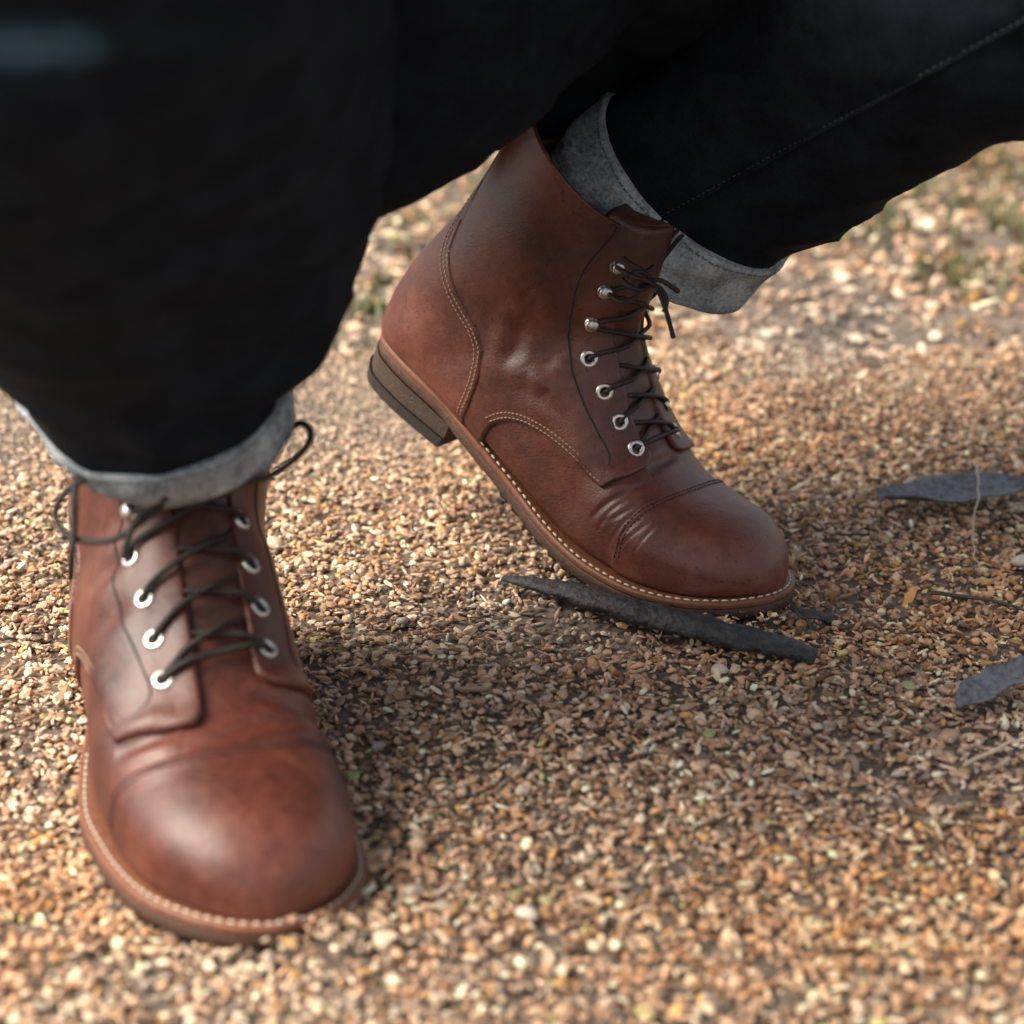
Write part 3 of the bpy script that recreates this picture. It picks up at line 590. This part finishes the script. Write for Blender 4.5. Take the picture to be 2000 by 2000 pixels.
# ------------------------------------------------------------------ the crouching person
person = empty('person', (-8, 100, 0))
tag(person, "person crouching in dark jeans with pale turned-up cuffs, legs only in view", "person")
def ring_tube(secs, n, m=72, seed=0, amp=.25, sc_=.12, fold=.3, fold_dir=(1, .8, 2.2)):
    """secs: (centre, half-vector a, half-vector b); smooth loft of ellipses"""
    C_ = catmull([s[0] for s in secs], n); A = catmull([s[1] for s in secs], n); Bv = catmull([s[2] for s in secs], n)
    a = np.linspace(0, 2 * np.pi, m, endpoint=False)
    e = .94
    ca = np.sign(np.cos(a)) * np.abs(np.cos(a)) ** e; sa = np.sign(np.sin(a)) * np.abs(np.sin(a)) ** e
    V = C_[:, None] + ca[None, :, None] * A[:, None] + sa[None, :, None] * Bv[:, None]
    d = V - C_[:, None]; d /= np.linalg.norm(d, axis=-1, keepdims=True)
    nn = (nz(V, sc_, seed) * amp + nz(V * np.array([1, 1, 1.7]), sc_ * 2.6, seed + 3) * amp * .45).reshape(n, m, 1)
    fo = (1 - 2 * np.abs(nz(V * np.array(fold_dir), .16, seed + 9))) ** 3; nn = nn + fold * fo.reshape(n, m, 1)
    return V + d * nn
def vec(*a): return np.array(a, float)
def leg(name, secs, n, seed, mat_, amp=.3):
    V = ring_tube(secs, n, seed=seed, amp=amp); m = V.shape[1]
    return obj(name, V.reshape(-1, 3), [f[::-1] for f in grid_faces(n, m, True)], mat_, person), V
def cuff(parent, V, i0, i1, off, mat_, bulge=.25, seed=1):
    """turned-up band lying outside the leg rows i0..i1, with a rolled lower edge"""
    R0 = V[i0:i1 + 1]; C_ = R0.mean(1, keepdims=True); d = R0 - C_; d /= np.linalg.norm(d, axis=-1, keepdims=True)
    k = len(R0); f = np.linspace(0, 1, k); o = off + bulge * np.sin(f * np.pi) * .4
    cr = (nz(R0, .35, seed) * .28 + nz(R0, 1.1, seed + 2) * .12).reshape(R0.shape[:2]); cr = cr * (.35 + .65 * f)[:, None] + .15 * np.clip(cr, 0, 1) * f[:, None]
    o = np.maximum(o[:, None] + cr, .1)
    ax = (C_[0] - C_[-1]); ax /= np.linalg.norm(ax); wob = nz(R0[0], .3, seed + 5)[:, None] * .3
    outer = R0 + d * o[..., None] + ax * wob[None] * np.linspace(.4, 1, k)[:, None, None]
    lip = [R0[0] + d[0] * (off * .6) + ax * (.16 + wob * .4), R0[0] + d[0] * 0.05 + ax * (.2 + wob * .4), R0[0] - d[0] * .12 + ax * .1]
    inn = [R0[min(j, k - 1)] - d[min(j, k - 1)] * .18 for j in range(0, 4)]
    rows = [R0[-1] + d[-1] * .03 + ax * wob, outer[-1] - d[-1] * .14 + ax * .02] + list(outer[::-1]) + lip + inn
    W = np.array(rows); m = W.shape[1]; co = obj('cuff', W.reshape(-1, 3), grid_faces(len(rows), m, True), mat_, parent)
    hl = outer[-2] + d[-2] * .03; hl = np.r_[hl, hl[:1]]; Q = resample(hl, .05); mb = MB()
    for q in range(0, len(Q) - 6, 9): mb.add(*tube(Q[q:q + 7:2], .045, 5))
    obj('hem_stitching', mb.V(), mb.f, M['hem_thread'], co)
    return co, np.array([W[0]] + rows[2:])
# near leg: shin rises towards the camera, thigh runs back to the hip
c0 = at(345, 770, 93.0)
near = [(c0, vec(5.35, -.4, .8), vec(-1.0, 6.5, 2.9)), (c0 + vec(-.9, -1.6, 3.4), vec(6.4, -.4, .2), vec(-.6, 7.2, 3.4)),
        (vec(-16.2, 85.5, 24.4), vec(9.4, 1.6, -1.6), vec(.6, 8.8, 4.0)), (vec(-15.4, 78.5, 33.5), vec(10.4, 1.6, 0), vec(1, 10.5, 4.5)),
        (vec(-14.6, 70, 44), vec(9.6, 1, 0), vec(0, 9.0, 7.0)), (vec(-14, 63, 53), vec(8.8, 1.2, 0), vec(0, 4.5, 9.0)),
        (vec(-13.5, 66, 58), vec(9, 1.5, 0), vec(0, -5, 10.0)), (vec(-12, 78, 48), vec(10.5, 2.2, 0), vec(0, -6, 14)),
        (vec(-9.5, 88.5, 39), vec(12.5, 3, 0), vec(1.5, -3, 15.4)), (vec(-5, 102, 40.5), vec(18, 3.5, 0), vec(0, -2, 10.9)), (vec(-1, 116, 40), vec(18, 2, 0), vec(0, 0, 17.2)), (vec(6, 130, 46), vec(14, 2, 0), vec(0, 5, 14))]
_nv = ring_tube(near, 150, seed=2, amp=.5).reshape(-1, 3); _pv, _pz = proj_px(_nv); _k = np.where(np.hypot(_pv[:, 0] - 40, _pv[:, 1] - 135) < 60, _pz, 1e9).argmin(); print('highlight', _pv[_k], _pz[_k])
highlight_c = _nv[_k] * S - np.array(person.location)
M['denim_highlight'] = denim('dark_denim_highlight', (.003, .0045, .0072), (.0105, .0155, .0235), highlight=highlight_c)  # near-leg denim with the highlight painted into its colour
near_leg, NV = leg('trouser_leg', near, 150, 2, M['denim_highlight'], amp=.6)
cuff(near_leg, NV, 0, 9, .3, M['cuff'])
# rear leg: shin to the right and up, thigh back over it
def sec(u1, v1, u2, v2, zc1, zc2, depth, ax):
    a, b = at(u1, v1, zc1), at(u2, v2, zc2); A = (b - a) / 2; ax = np.asarray(ax, float); ax = ax / np.linalg.norm(ax); Bv = np.cross(ax, A / np.linalg.norm(A)) * depth
    return ((a + b) / 2, A, Bv)
AX = vec(.80, -.48, .36)
rearS = [sec(1085, 300, 1452, 578, 112.2, 115.0, 4.4, AX), sec(1200, 200, 1528, 490, 111, 113.2, 5.0, AX), sec(1330, 90, 1640, 455, 109, 110, 6.2, AX),
         sec(1480, -80, 1740, 385, 106, 105, 7, AX), sec(1620, -240, 1905, 285, 102, 98, 7.8, AX), sec(1850, -420, 2180, 200, 98, 94, 8, AX),
         (vec(31, 88, 44), vec(2, 3, -8), vec(5, 7, 2)), (vec(36, 86, 51), vec(5, -3, -7), vec(5, 7, 2)), (vec(34, 90, 56), vec(7, -5, 5), vec(5, 7, 2)),
         (vec(26, 98, 52), vec(3, -3, 10), vec(6, 8, 1)), (vec(15, 108, 46), vec(2, -2, 16), vec(8, 11, 0)), (vec(6, 118, 44), vec(0, 0, 16), vec(11, 12, 0))]
rear_leg, RV = leg('trouser_leg', rearS, 150, 5, M['denim'], amp=.22)
torso = [(vec(5, 124, 44), vec(17, 2, 0), vec(0, 12, 3)), (vec(4, 120, 58), vec(17, 2, 0), vec(0, 11, 4)), (vec(2, 112, 74), vec(18, 2, 0), vec(0, 11, 5)), (vec(0, 104, 88), vec(20, 2, 0), vec(0, 10, 6)), (vec(-1, 99, 96), vec(13, 2, 0), vec(0, 7, 3)), (vec(-1, 98, 99), vec(6, 1, 0), vec(0, 5, 2))]
TV = ring_tube(torso, 60, 48, 11, .5); obj('jacket', TV.reshape(-1, 3), [f[::-1] for f in grid_faces(60, 48, True)], M['jacket'], person)
for pts in ([(-19, 103, 89), (-25, 88, 76), (-22, 76, 66), (-14, 68, 64)], [(18, 102, 89), (27, 98, 74), (32, 92, 64), (30, 84, 60)]):
    P_ = catmull([vec(*p) for p in pts], 30); mb = MB(); mb.add(*tube(P_, np.linspace(6.2, 4.2, 30), 20)); obj('sleeve', mb.V(), mb.f, M['jacket'], person)
body = bpy.data.meshes.new('body')
_bp = [FB.pose(np.array([[7, 0, 8.5]]))[0], FB.pose(np.array([[7, 0, 17]]))[0], vec(-15.6, 76, 36), vec(-13.5, 65, 54), vec(-9, 90, 40), vec(-1, 112, 41), vec(4, 118, 44), vec(9, 113, 46), vec(28, 95, 52), vec(33, 88, 50), at(1640, 90, 105), at(1440, 275, 111), at(1290, 370, 113.8), RB.pose(np.array([[7, 0, 9]]))[0],
       vec(2, 112, 72), vec(-1, 100, 94), vec(-2, 95, 106), vec(-3, 91, 118), vec(-16, 102, 90), vec(-24, 84, 72), vec(-13, 67, 65), vec(15, 101, 90), vec(28, 96, 70), vec(29, 82, 60)]
body.from_pydata([(Vector(p) * S - person.location)[:] for p in _bp], [(i, i + 1) for i in range(13)] + [(6, 14), (14, 15), (15, 16), (16, 17), (15, 18), (18, 19), (19, 20), (15, 21), (21, 22), (22, 23)], [])
bo = bpy.data.objects.new('body', body); COL.objects.link(bo); bo.parent = person; body.materials.append(M['skin'])
md = bo.modifiers.new('skin', 'SKIN'); md.use_smooth_shade = True
for v_, r_ in zip(body.skin_vertices[0].data, [3.0, 3.4, 5.6, 5.2, 7.5, 9, 10, 9, 7, 5.0, 4.2, 2.5, 2.3, 2.2, 9, 6.5, 5.2, 8.5, 4.6, 3.6, 2.8, 4.6, 3.6, 2.8]): v_.radius = (r_ * S, r_ * S)
body.skin_vertices[0].data[6].use_root = True
for pts_ in ([RB.pose(np.array([[7, 0, 10]]))[0], RB.pose(np.array([[7, -.8, 15]]))[0], at(1200, 340, 113.0), at(1290, 365, 114.2), at(1370, 330, 112.8), at(1440, 275, 111)], [FB.pose(np.array([[7, 0, 9]]))[0], FB.pose(np.array([[7, 0, 15]]))[0], FB.pose(np.array([[7.5, 0, 22]]))[0], vec(-15.8, 84, 27)]):
    mb = MB(); mb.add(*tube(catmull(pts_, 40), np.interp(np.linspace(0, 1, 40), [0, .25, .4, .7, 1], [3.2, 3.0, 2.2, 2.2, 2.6]), 24)); obj('sock', mb.V(), mb.f, M['sock'], person)
sbd = bo.modifiers.new('subdivision', 'SUBSURF'); sbd.levels = 2; sbd.render_levels = 2
rc, RW = cuff(rear_leg, RV, 0, 13, .28, M['cuff'])
uvc, zcc = proj_px(RV[14]); cost = np.hypot(*(uvc - np.array([1352, 410])).T) + 400 * (zcc > np.median(zcc)); jc = int(cost.argmin())
SE = []
for i_ in range(12, 74):   # the side seam runs straight from the cuff towards the knee
    uvr, zr = proj_px(RV[i_]); dl = uvr[:, 1] - (400 - (uvr[:, 0] - 1345) * .545); dl = np.where(zr < np.median(zr), dl, np.nan); k_ = int(np.nanargmin(np.abs(dl)))
    best_ = RV[i_, k_]
    for o_ in (-1, 1):
        d2 = dl[(k_ + o_) % 72]
        if np.isfinite(d2) and d2 * dl[k_] < 0: f_ = dl[k_] / (dl[k_] - d2); best_ = RV[i_, k_] * (1 - f_) + RV[i_, (k_ + o_) % 72] * f_
    SE.append(best_)
SE = np.array(SE); ker = np.ones(5) / 5; SE = np.stack([np.convolve(np.r_[SE[:1, a_].repeat(2), SE[:, a_], SE[-1:, a_].repeat(2)], ker, 'valid') for a_ in range(3)], -1)
toc = SE - RV[12:74].mean(1); toc /= np.linalg.norm(toc, axis=1)[:, None]
mb = MB(); mb.add(*tube(SE + toc * .03, .13, 6)); obj('outseam', mb.V(), mb.f, M['denim'], rear_leg)
mb = MB(); Q_ = resample(SE + toc * .10 + vec(0, 0, .22), .05)
for q_ in range(0, len(Q_) - 5, 8): mb.add(*tube(Q_[q_:q_ + 6:2], .04, 5))
obj('seam_stitching', mb.V(), mb.f, M['denim_thread'], rear_leg)
cw = RW[1:15, jc]; cd = cw - RW[1:15].mean(1); cd /= np.linalg.norm(cd, axis=1)[:, None]; mb = MB()
side_ = RW[1:15, (jc + 1) % 72] - cw; side_ /= np.linalg.norm(side_, axis=1)[:, None]
for k_ in (-.2, .2): mb.add(*tube(cw + side_ * k_ + cd * .0, .13, 6))
obj('selvedge_seam', mb.V(), mb.f, M['seam'], rc)

# ------------------------------------------------------------------ ground
TOE_EDGE = RB.pose(np.stack([np.linspace(20, 30, 8), med(np.linspace(20, 30, 8)) + .5, np.zeros(8)], -1))[:, :2]
def H(x, y):
    """gravel height (cm)"""
    h = .35 * np.sin(x * .11 + 1) * np.sin(y * .09) + .2 * np.sin(x * .31 + y * .23)
    tx, ty = FB.pose(np.array([[30.2, 1.4, 0]]))[0][:2]
    h += 1.2 * np.exp(-(((x - tx) / 3.4) ** 2 + ((y - ty + .2) / 1.6) ** 2))
    d = line_d(np.stack([np.ravel(x), np.ravel(y)], -1).astype(float), TOE_EDGE).reshape(np.shape(x))
    h = h + .75 * np.exp(-(d / 1.7) ** 2)
    return h
gx = np.concatenate([[-3000, -600, -200], np.linspace(-90, 90, 90), [200, 600, 3000]]); gy = np.concatenate([[-600, -100], np.linspace(30, 340, 130), [600, 1500, 6000]])
GX, GY = np.meshgrid(gx, gy); inn = (np.abs(GX) < 91) & (GY > 29) & (GY < 341)
GZ = np.where(inn, np.clip(H(GX, GY), -.5, .5) - .5, -.5)
g = obj('ground', np.stack([GX, GY, GZ], -1).reshape(-1, 3), grid_faces(len(gy), len(gx)), M['soil']); g["kind"] = "structure"

PAL = np.array([(.48, .305, .205), (.57, .41, .295), (.42, .245, .145), (.68, .545, .42), (.30, .175, .10), (.17, .10, .065), (.45, .35, .28), (.76, .64, .50), (.33, .28, .235), (.50, .32, .22), (.11, .07, .045), (.50, .29, .11), (.43, .42, .19)])
PW = np.array([.17, .16, .12, .12, .10, .08, .07, .055, .05, .06, .04, .04, .01]); PW /= PW.sum()
ico = bmesh.new(); bmesh.ops.create_icosphere(ico, subdivisions=1, radius=1); ICV = np.array([v.co[:] for v in ico.verts]); ICF = np.array([[v.index for v in f.verts] for f in ico.faces]); ico.free()
def rot_batch(n, tilt):
    az = rng.uniform(0, 2 * np.pi, n); ti = np.abs(rng.normal(0, tilt, n)); tz = rng.uniform(0, 2 * np.pi, n)
    def Rz(a):
        R = np.zeros((n, 3, 3)); R[:, 0, 0] = np.cos(a); R[:, 0, 1] = -np.sin(a); R[:, 1, 0] = np.sin(a); R[:, 1, 1] = np.cos(a); R[:, 2, 2] = 1; return R
    Rx = np.zeros((n, 3, 3)); Rx[:, 0, 0] = 1; Rx[:, 1, 1] = np.cos(ti); Rx[:, 1, 2] = -np.sin(ti); Rx[:, 2, 1] = np.sin(ti); Rx[:, 2, 2] = np.cos(ti)
    return Rz(tz) @ Rx @ Rz(az)
def vnoise(x, y, s, seed):
    r = np.random.default_rng(seed); ph = r.uniform(0, 6.28, (6, 2)); k = r.normal(0, 1, (6, 2)) / s
    return sum(np.sin(x * k[i, 0] + y * k[i, 1] + ph[i, 0]) for i in range(6)) / 6
def chips(name, n, y0, y1, amin, amax, wid, zj=.2):
    yy = np.sqrt(rng.uniform(y0 ** 2, y1 ** 2, n)); xx = rng.uniform(-1, 1, n) * wid * yy
    a = amin + (amax - amin) * rng.beta(1.3, 3.5, n); el = rng.uniform(.5, .95, n); fl = rng.uniform(.28, .6, n)
    big = rng.random(n) < .012; a[big] *= 1.7
    long_ = rng.random(n) < .42; el[long_] = rng.uniform(.22, .4, long_.sum()); a[long_] *= 1.35; fl[long_] = rng.uniform(.12, .25, long_.sum())
    patch = sstep(.15, .5, vnoise(xx, yy, 7, 5) + .35 * sstep(2, 24, xx) - .12) * sstep(108, 96, yy)      # damp bare soil shows between fewer chips
    keep = rng.random(n) > .6 * patch; xx, yy, a, el, fl, patch = (q[keep] for q in (xx, yy, a, el, fl, patch)); n = len(xx)
    a = a * (1 - .4 * sstep(118, 132, yy) * sstep(2, -8, xx) * sstep(150, 146, yy))
    sc3 = np.stack([a, a * el, a * fl], -1); R = rot_batch(n, .55)
    base = ICV[None] * (1 + rng.normal(0, .16, (n, len(ICV), 1))); V = np.einsum('nij,nkj->nki', R, base * sc3[:, None]) + np.stack([xx, yy, H(xx, yy) - .26 - .12 * patch + rng.uniform(-zj, zj, n)], -1)[:, None]
    c = PAL[rng.choice(len(PAL), n, p=PW)] * rng.uniform(.6, 1.48, (n, 1))
    gr = np.maximum(sstep(.12, .45, vnoise(xx, yy, 9, 3) + .2 * sstep(0, 26, xx) - .15), .8 * patch)[:, None]
    grey = c.mean(1, keepdims=True) * np.array([[.92, .93, .95]]) * .8; c = c * (1 - .6 * gr) + grey * .6 * gr
    pale = (.6 * sstep(118, 132, yy) * sstep(2, -8, xx) * sstep(150, 146, yy))[:, None]; c = c * (1 - pale) + np.array([[.60, .49, .40]]) * rng.uniform(.8, 1.1, (n, 1)) * pale  # sunlit paleness of the far-left gravel, put into the chip colours
    c = c * np.array([[1.03, .985, .9]])
    wm = sstep(.1, .5, vnoise(xx, yy, 12, 9))[:, None]; c = c * (1 + wm * np.array([[.12, -.02, -.18]]))
    F = (ICF[None] + (np.arange(n) * len(ICV))[:, None, None]).reshape(-1, 3)
    me = bpy.data.meshes.new(name); nv = n * len(ICV); nf = len(F)
    me.vertices.add(nv); me.vertices.foreach_set("co", (V * S).astype(np.float32).ravel()); me.loops.add(nf * 3); me.loops.foreach_set("vertex_index", F.astype(np.int32).ravel())
    me.polygons.add(nf); me.polygons.foreach_set("loop_start", np.arange(0, nf * 3, 3, dtype=np.int32)); me.update(calc_edges=True)
    me.polygons.foreach_set("use_smooth", np.repeat(rng.random(n) < .3, len(ICF)))
    at_ = me.color_attributes.new("Col", 'FLOAT_COLOR', 'POINT'); at_.data.foreach_set("color", np.c_[np.repeat(np.clip(c, 0, .85), len(ICV), 0), np.ones(nv)].astype(np.float32).ravel())
    me.materials.append(M['pebble']); o = bpy.data.objects.new(name, me); COL.objects.link(o); o["kind"] = "stuff"; return o
gv = chips('gravel', 84000, 50, 150, .125, .52, .43, .22); tag(gv, "tan, pink and brown gravel chips covering the ground around the boots", "gravel")
gf = chips('leaf_litter', 20000, 146, 340, .35, 1.3, .40, .3); tag(gf, "pale brown leaf litter and grit beyond the gravel", "leaf litter")

# ------------------------------------------------------------------ grass beyond the gravel
def ground_at(u, v, z=0):
    zc = (CAM_H - z) / (math.sin(PITCH) + (v - 1000) / F_PX * math.cos(PITCH)); return at(u, v, zc)
def blades(name, n, accept, lo, hi):
    V = []; Fc = []; Cc = []; k = 0
    while k < n:
        y = math.sqrt(random.uniform(140 ** 2, 330 ** 2)); x = random.uniform(-.4, .4) * y
        if not accept(x, y): continue
        tuft = random.randint(3, 7); base = random.choice([(.08, .11, .03), (.11, .13, .04), (.06, .085, .025), (.24, .2, .11), (.15, .15, .06)])
        for _ in range(tuft):
            h = random.uniform(lo, hi) * (.45 if x < 0 else .8); a = random.uniform(0, 6.28); ln = random.uniform(.2, 1.0) * h; w_ = random.uniform(.1, .2); bx, by = x + random.gauss(0, .5), y + random.gauss(0, .5); z0 = float(H(bx, by)) - .5
            dx, dy = math.cos(a), math.sin(a); pts = [(0, 0, w_), (.35 * ln * .4, h * .5, w_ * .8), (ln, h, .02)]
            for d_, hh, ww in pts: V += [(bx + dx * d_ - dy * ww, by + dy * d_ + dx * ww, z0 + hh), (bx + dx * d_ + dy * ww, by + dy * d_ - dx * ww, z0 + hh)]
            o_ = k * 6; Fc += [(o_, o_ + 1, o_ + 3, o_ + 2), (o_ + 2, o_ + 3, o_ + 5, o_ + 4)]; c = [b_ * random.uniform(.7, 1.3) for b_ in base]; Cc += [c] * 6; k += 1
    o = obj(name, V, Fc, M['grass'], col=np.array(Cc)); o["kind"] = "stuff"; return o
def in_grass(x, y):
    edge = 147 + 3 * math.sin(x * .3) + max(0, x + 12) * 1.6
    if x > 8: edge = max(163, 215 - 2.0 * (x - 8))
    if -34 < x < -4 and edge < y < edge + 22: return random.random() < .9
    dn = float(vnoise(np.array([x]), np.array([y]), 7, 21)[0])
    return y > edge and random.random() < .25 + 1.1 * dn + .006 * (y - edge)
gr = blades('grass', 26000, in_grass, 1.2, 4.2); tag(gr, "sparse short grass growing in the leaf litter at the back", "grass")

# ------------------------------------------------------------------ stick and dry leaves
def bark_stick(name, pts, rad, label, seed):
    P = catmull(pts, 46); T, U, W_ = frames(P); m = 14; a = np.linspace(0, 2 * np.pi, m, endpoint=False); V = []
    r = np.interp(np.linspace(0, 1, 46), np.linspace(0, 1, len(rad)), rad)
    for i in range(46):
        lat_ = np.cross(T[i], [0, 0, 1]); lat_ /= np.linalg.norm(lat_); upv = np.cross(lat_, T[i])
        V.append(P[i] + r[i] * (np.cos(a)[:, None] * lat_ * 1.05 + np.sin(a)[:, None] * upv * .55))
    V = np.array(V); d = V - P[:, None]; V = V + d * (nz(V, .9, seed) * .35 + nz(V, 2.6, seed + 1) * .25).reshape(46, m, 1)
    F = grid_faces(46, m, True) + [tuple(range(m - 1, -1, -1)), tuple(range(45 * m, 46 * m))]
    o = obj(name, V.reshape(-1, 3), F, M['stick']); tag(o, label, "stick"); return o
bark_stick('stick', [ground_at(985, 1128, .6), ground_at(1090, 1150, .9), ground_at(1220, 1188, 1.1), ground_at(1360, 1222, 1.1), ground_at(1480, 1252, .9), ground_at(1592, 1282, .6)], [.3, .65, .9, 1.0, .98, .85, .62], "dark weathered stick lying under the toe of the raised boot", 4)
def leaf(name, pa, pb, width, curl, label, seed, mat_=None, wav=.25, lift=.25):
    L = np.linalg.norm(pb - pa); d = (pb - pa) / L; sdv = np.cross([0, 0, 1], d); n_, m_ = 26, 11; V = []
    for i in range(n_):
        f = i / (n_ - 1); wv = width * (math.sin(math.pi * min(1, f * .94 + .06)) ** .62) * (1 + .12 * math.sin(f * 17 + seed))
        for j in range(m_):
            q = j / (m_ - 1) * 2 - 1
            V.append(pa + d * L * f + sdv * (wv * q + .5 * math.sin(f * 4 + seed) * width * .3) + np.array([0, 0, lift + curl * q * q * width + wav * math.sin(f * 9 + seed + q) * .5 - .1 * math.exp(-(q / .12) ** 2)]))
    V = np.array(V); V[:, 2] += nz(V, 1.4, seed) * .12; Vb = V - np.array([0, 0, .09]); F = grid_faces(n_, m_); o_ = len(V)
    per = list(range(m_)) + [i * m_ + m_ - 1 for i in range(1, n_)] + [(n_ - 1) * m_ + j for j in range(m_ - 2, -1, -1)] + [i * m_ for i in range(n_ - 2, 0, -1)]
    FF = [f[::-1] for f in F] + [tuple(i + o_ for i in f) for f in F] + [(per[i], per[(i + 1) % len(per)], per[(i + 1) % len(per)] + o_, per[i] + o_) for i in range(len(per))]
    o = obj(name, np.concatenate([V, Vb]), FF, mat_ or M['leafm']); tag(o, label, "leaf"); return o
leaf('dry_leaf', ground_at(1722, 985, .6), ground_at(2040, 950, .6), 2.0, .25, "long slate-grey curled leaf, largest of the fallen leaves", 2)
leaf('dry_leaf', ground_at(1868, 1382, .5), ground_at(2050, 1300, .6), 1.1, .3, "smaller grey leaf with a bent tip lying on the gravel in the open", 5)
leaf('dry_leaf', ground_at(1540, 1196, .4), ground_at(1625, 1222, .4), .5, .2, "tiny dark leaf scrap lying just past the raised boot's toe", 8, M['stick'])

# ------------------------------------------------------------------ loose bits that stand out on the gravel
def pebble(u, v, r, colr, label, seed, name='pebble', cat='pebble', grp=None, flat=.6):
    c_ = ground_at(u, v, .2); c_[2] = float(H(c_[0], c_[1])) + .1; rr = np.random.default_rng(seed)
    bm = bmesh.new(); bmesh.ops.create_icosphere(bm, subdivisions=2, radius=1); V = np.array([q.co[:] for q in bm.verts]); F = [tuple(q.index for q in f.verts) for f in bm.faces]; bm.free()
    V = V * (1 + nz(V, 1.2, seed)[:, None] * .35) * np.array([r * 1.25, r * .9, r * flat]); a = rr.uniform(0, 3.1); ca, sa = math.cos(a), math.sin(a)
    V = np.stack([V[:, 0] * ca - V[:, 1] * sa, V[:, 0] * sa + V[:, 1] * ca, V[:, 2]], -1) + c_
    o = obj(name, V, F, M['pebble'], col=np.tile(np.array(colr), (len(V), 1))); tag(o, label, cat, grp); return o
for k_, (u, v, r, lb) in enumerate([(1405, 1310, .42, "pale cream pebble lying next to the dark stick"), (1030, 1775, .42, "pale cream pebble alone in the open gravel, away from boots and leaves"), (1995, 1098, .6, "biggest pale pebble, lying between the two grey leaves")]):
    pebble(u, v, r, (.64, .53, .42), lb, 30 + k_, grp="pale pebbles in the gravel")
for k_, (u, v, r, lb) in enumerate([(690, 1510, .3, "yellow-green leaf scrap beside the toe of the planted boot"), (1385, 1435, .34, "yellow-green leaf scrap in the gravel below the dark stick"), (1775, 1340, .36, "yellow-green leaf scrap beside the smaller grey leaf")]):
    pebble(u, v, r, (.34, .36, .15), lb, 60 + k_, 'leaf_scrap', 'leaf', "green leaf scraps in the gravel", .25)

def twig(pts, r, colr, label, seed):
    P = catmull(pts, 40); P = P + np.stack([nz(P, .8, seed), nz(P, .8, seed + 1), nz(P, .8, seed + 2) * .6], -1) * .25
    V, F = tube(P, r * np.linspace(1.1, .6, 40), 7); o = obj('twig', V, F, M['pebble'], col=np.tile(np.array(colr), (len(V), 1))); tag(o, label, 'twig'); return o
twig([ground_at(1905, 905, 1.6), ground_at(1912, 960, 1.5), ground_at(1900, 1060, .5), ground_at(1915, 1120, .4)], .07, (.5, .4, .28), "thin pale dry stem lying across the largest grey leaf", 3)
twig([ground_at(1815, 1158, .4), ground_at(1880, 1165, .5), ground_at(1950, 1178, .5), ground_at(2030, 1205, .4)], .12, (.06, .05, .045), "thin dark twig lying between the two grey leaves", 5)
twig([ground_at(1880, 1490, .4), ground_at(1940, 1468, .5), ground_at(2010, 1440, .5), ground_at(2060, 1425, .4)], .1, (.55, .44, .32), "short pale twig lying in front of the smaller grey leaf", 8)
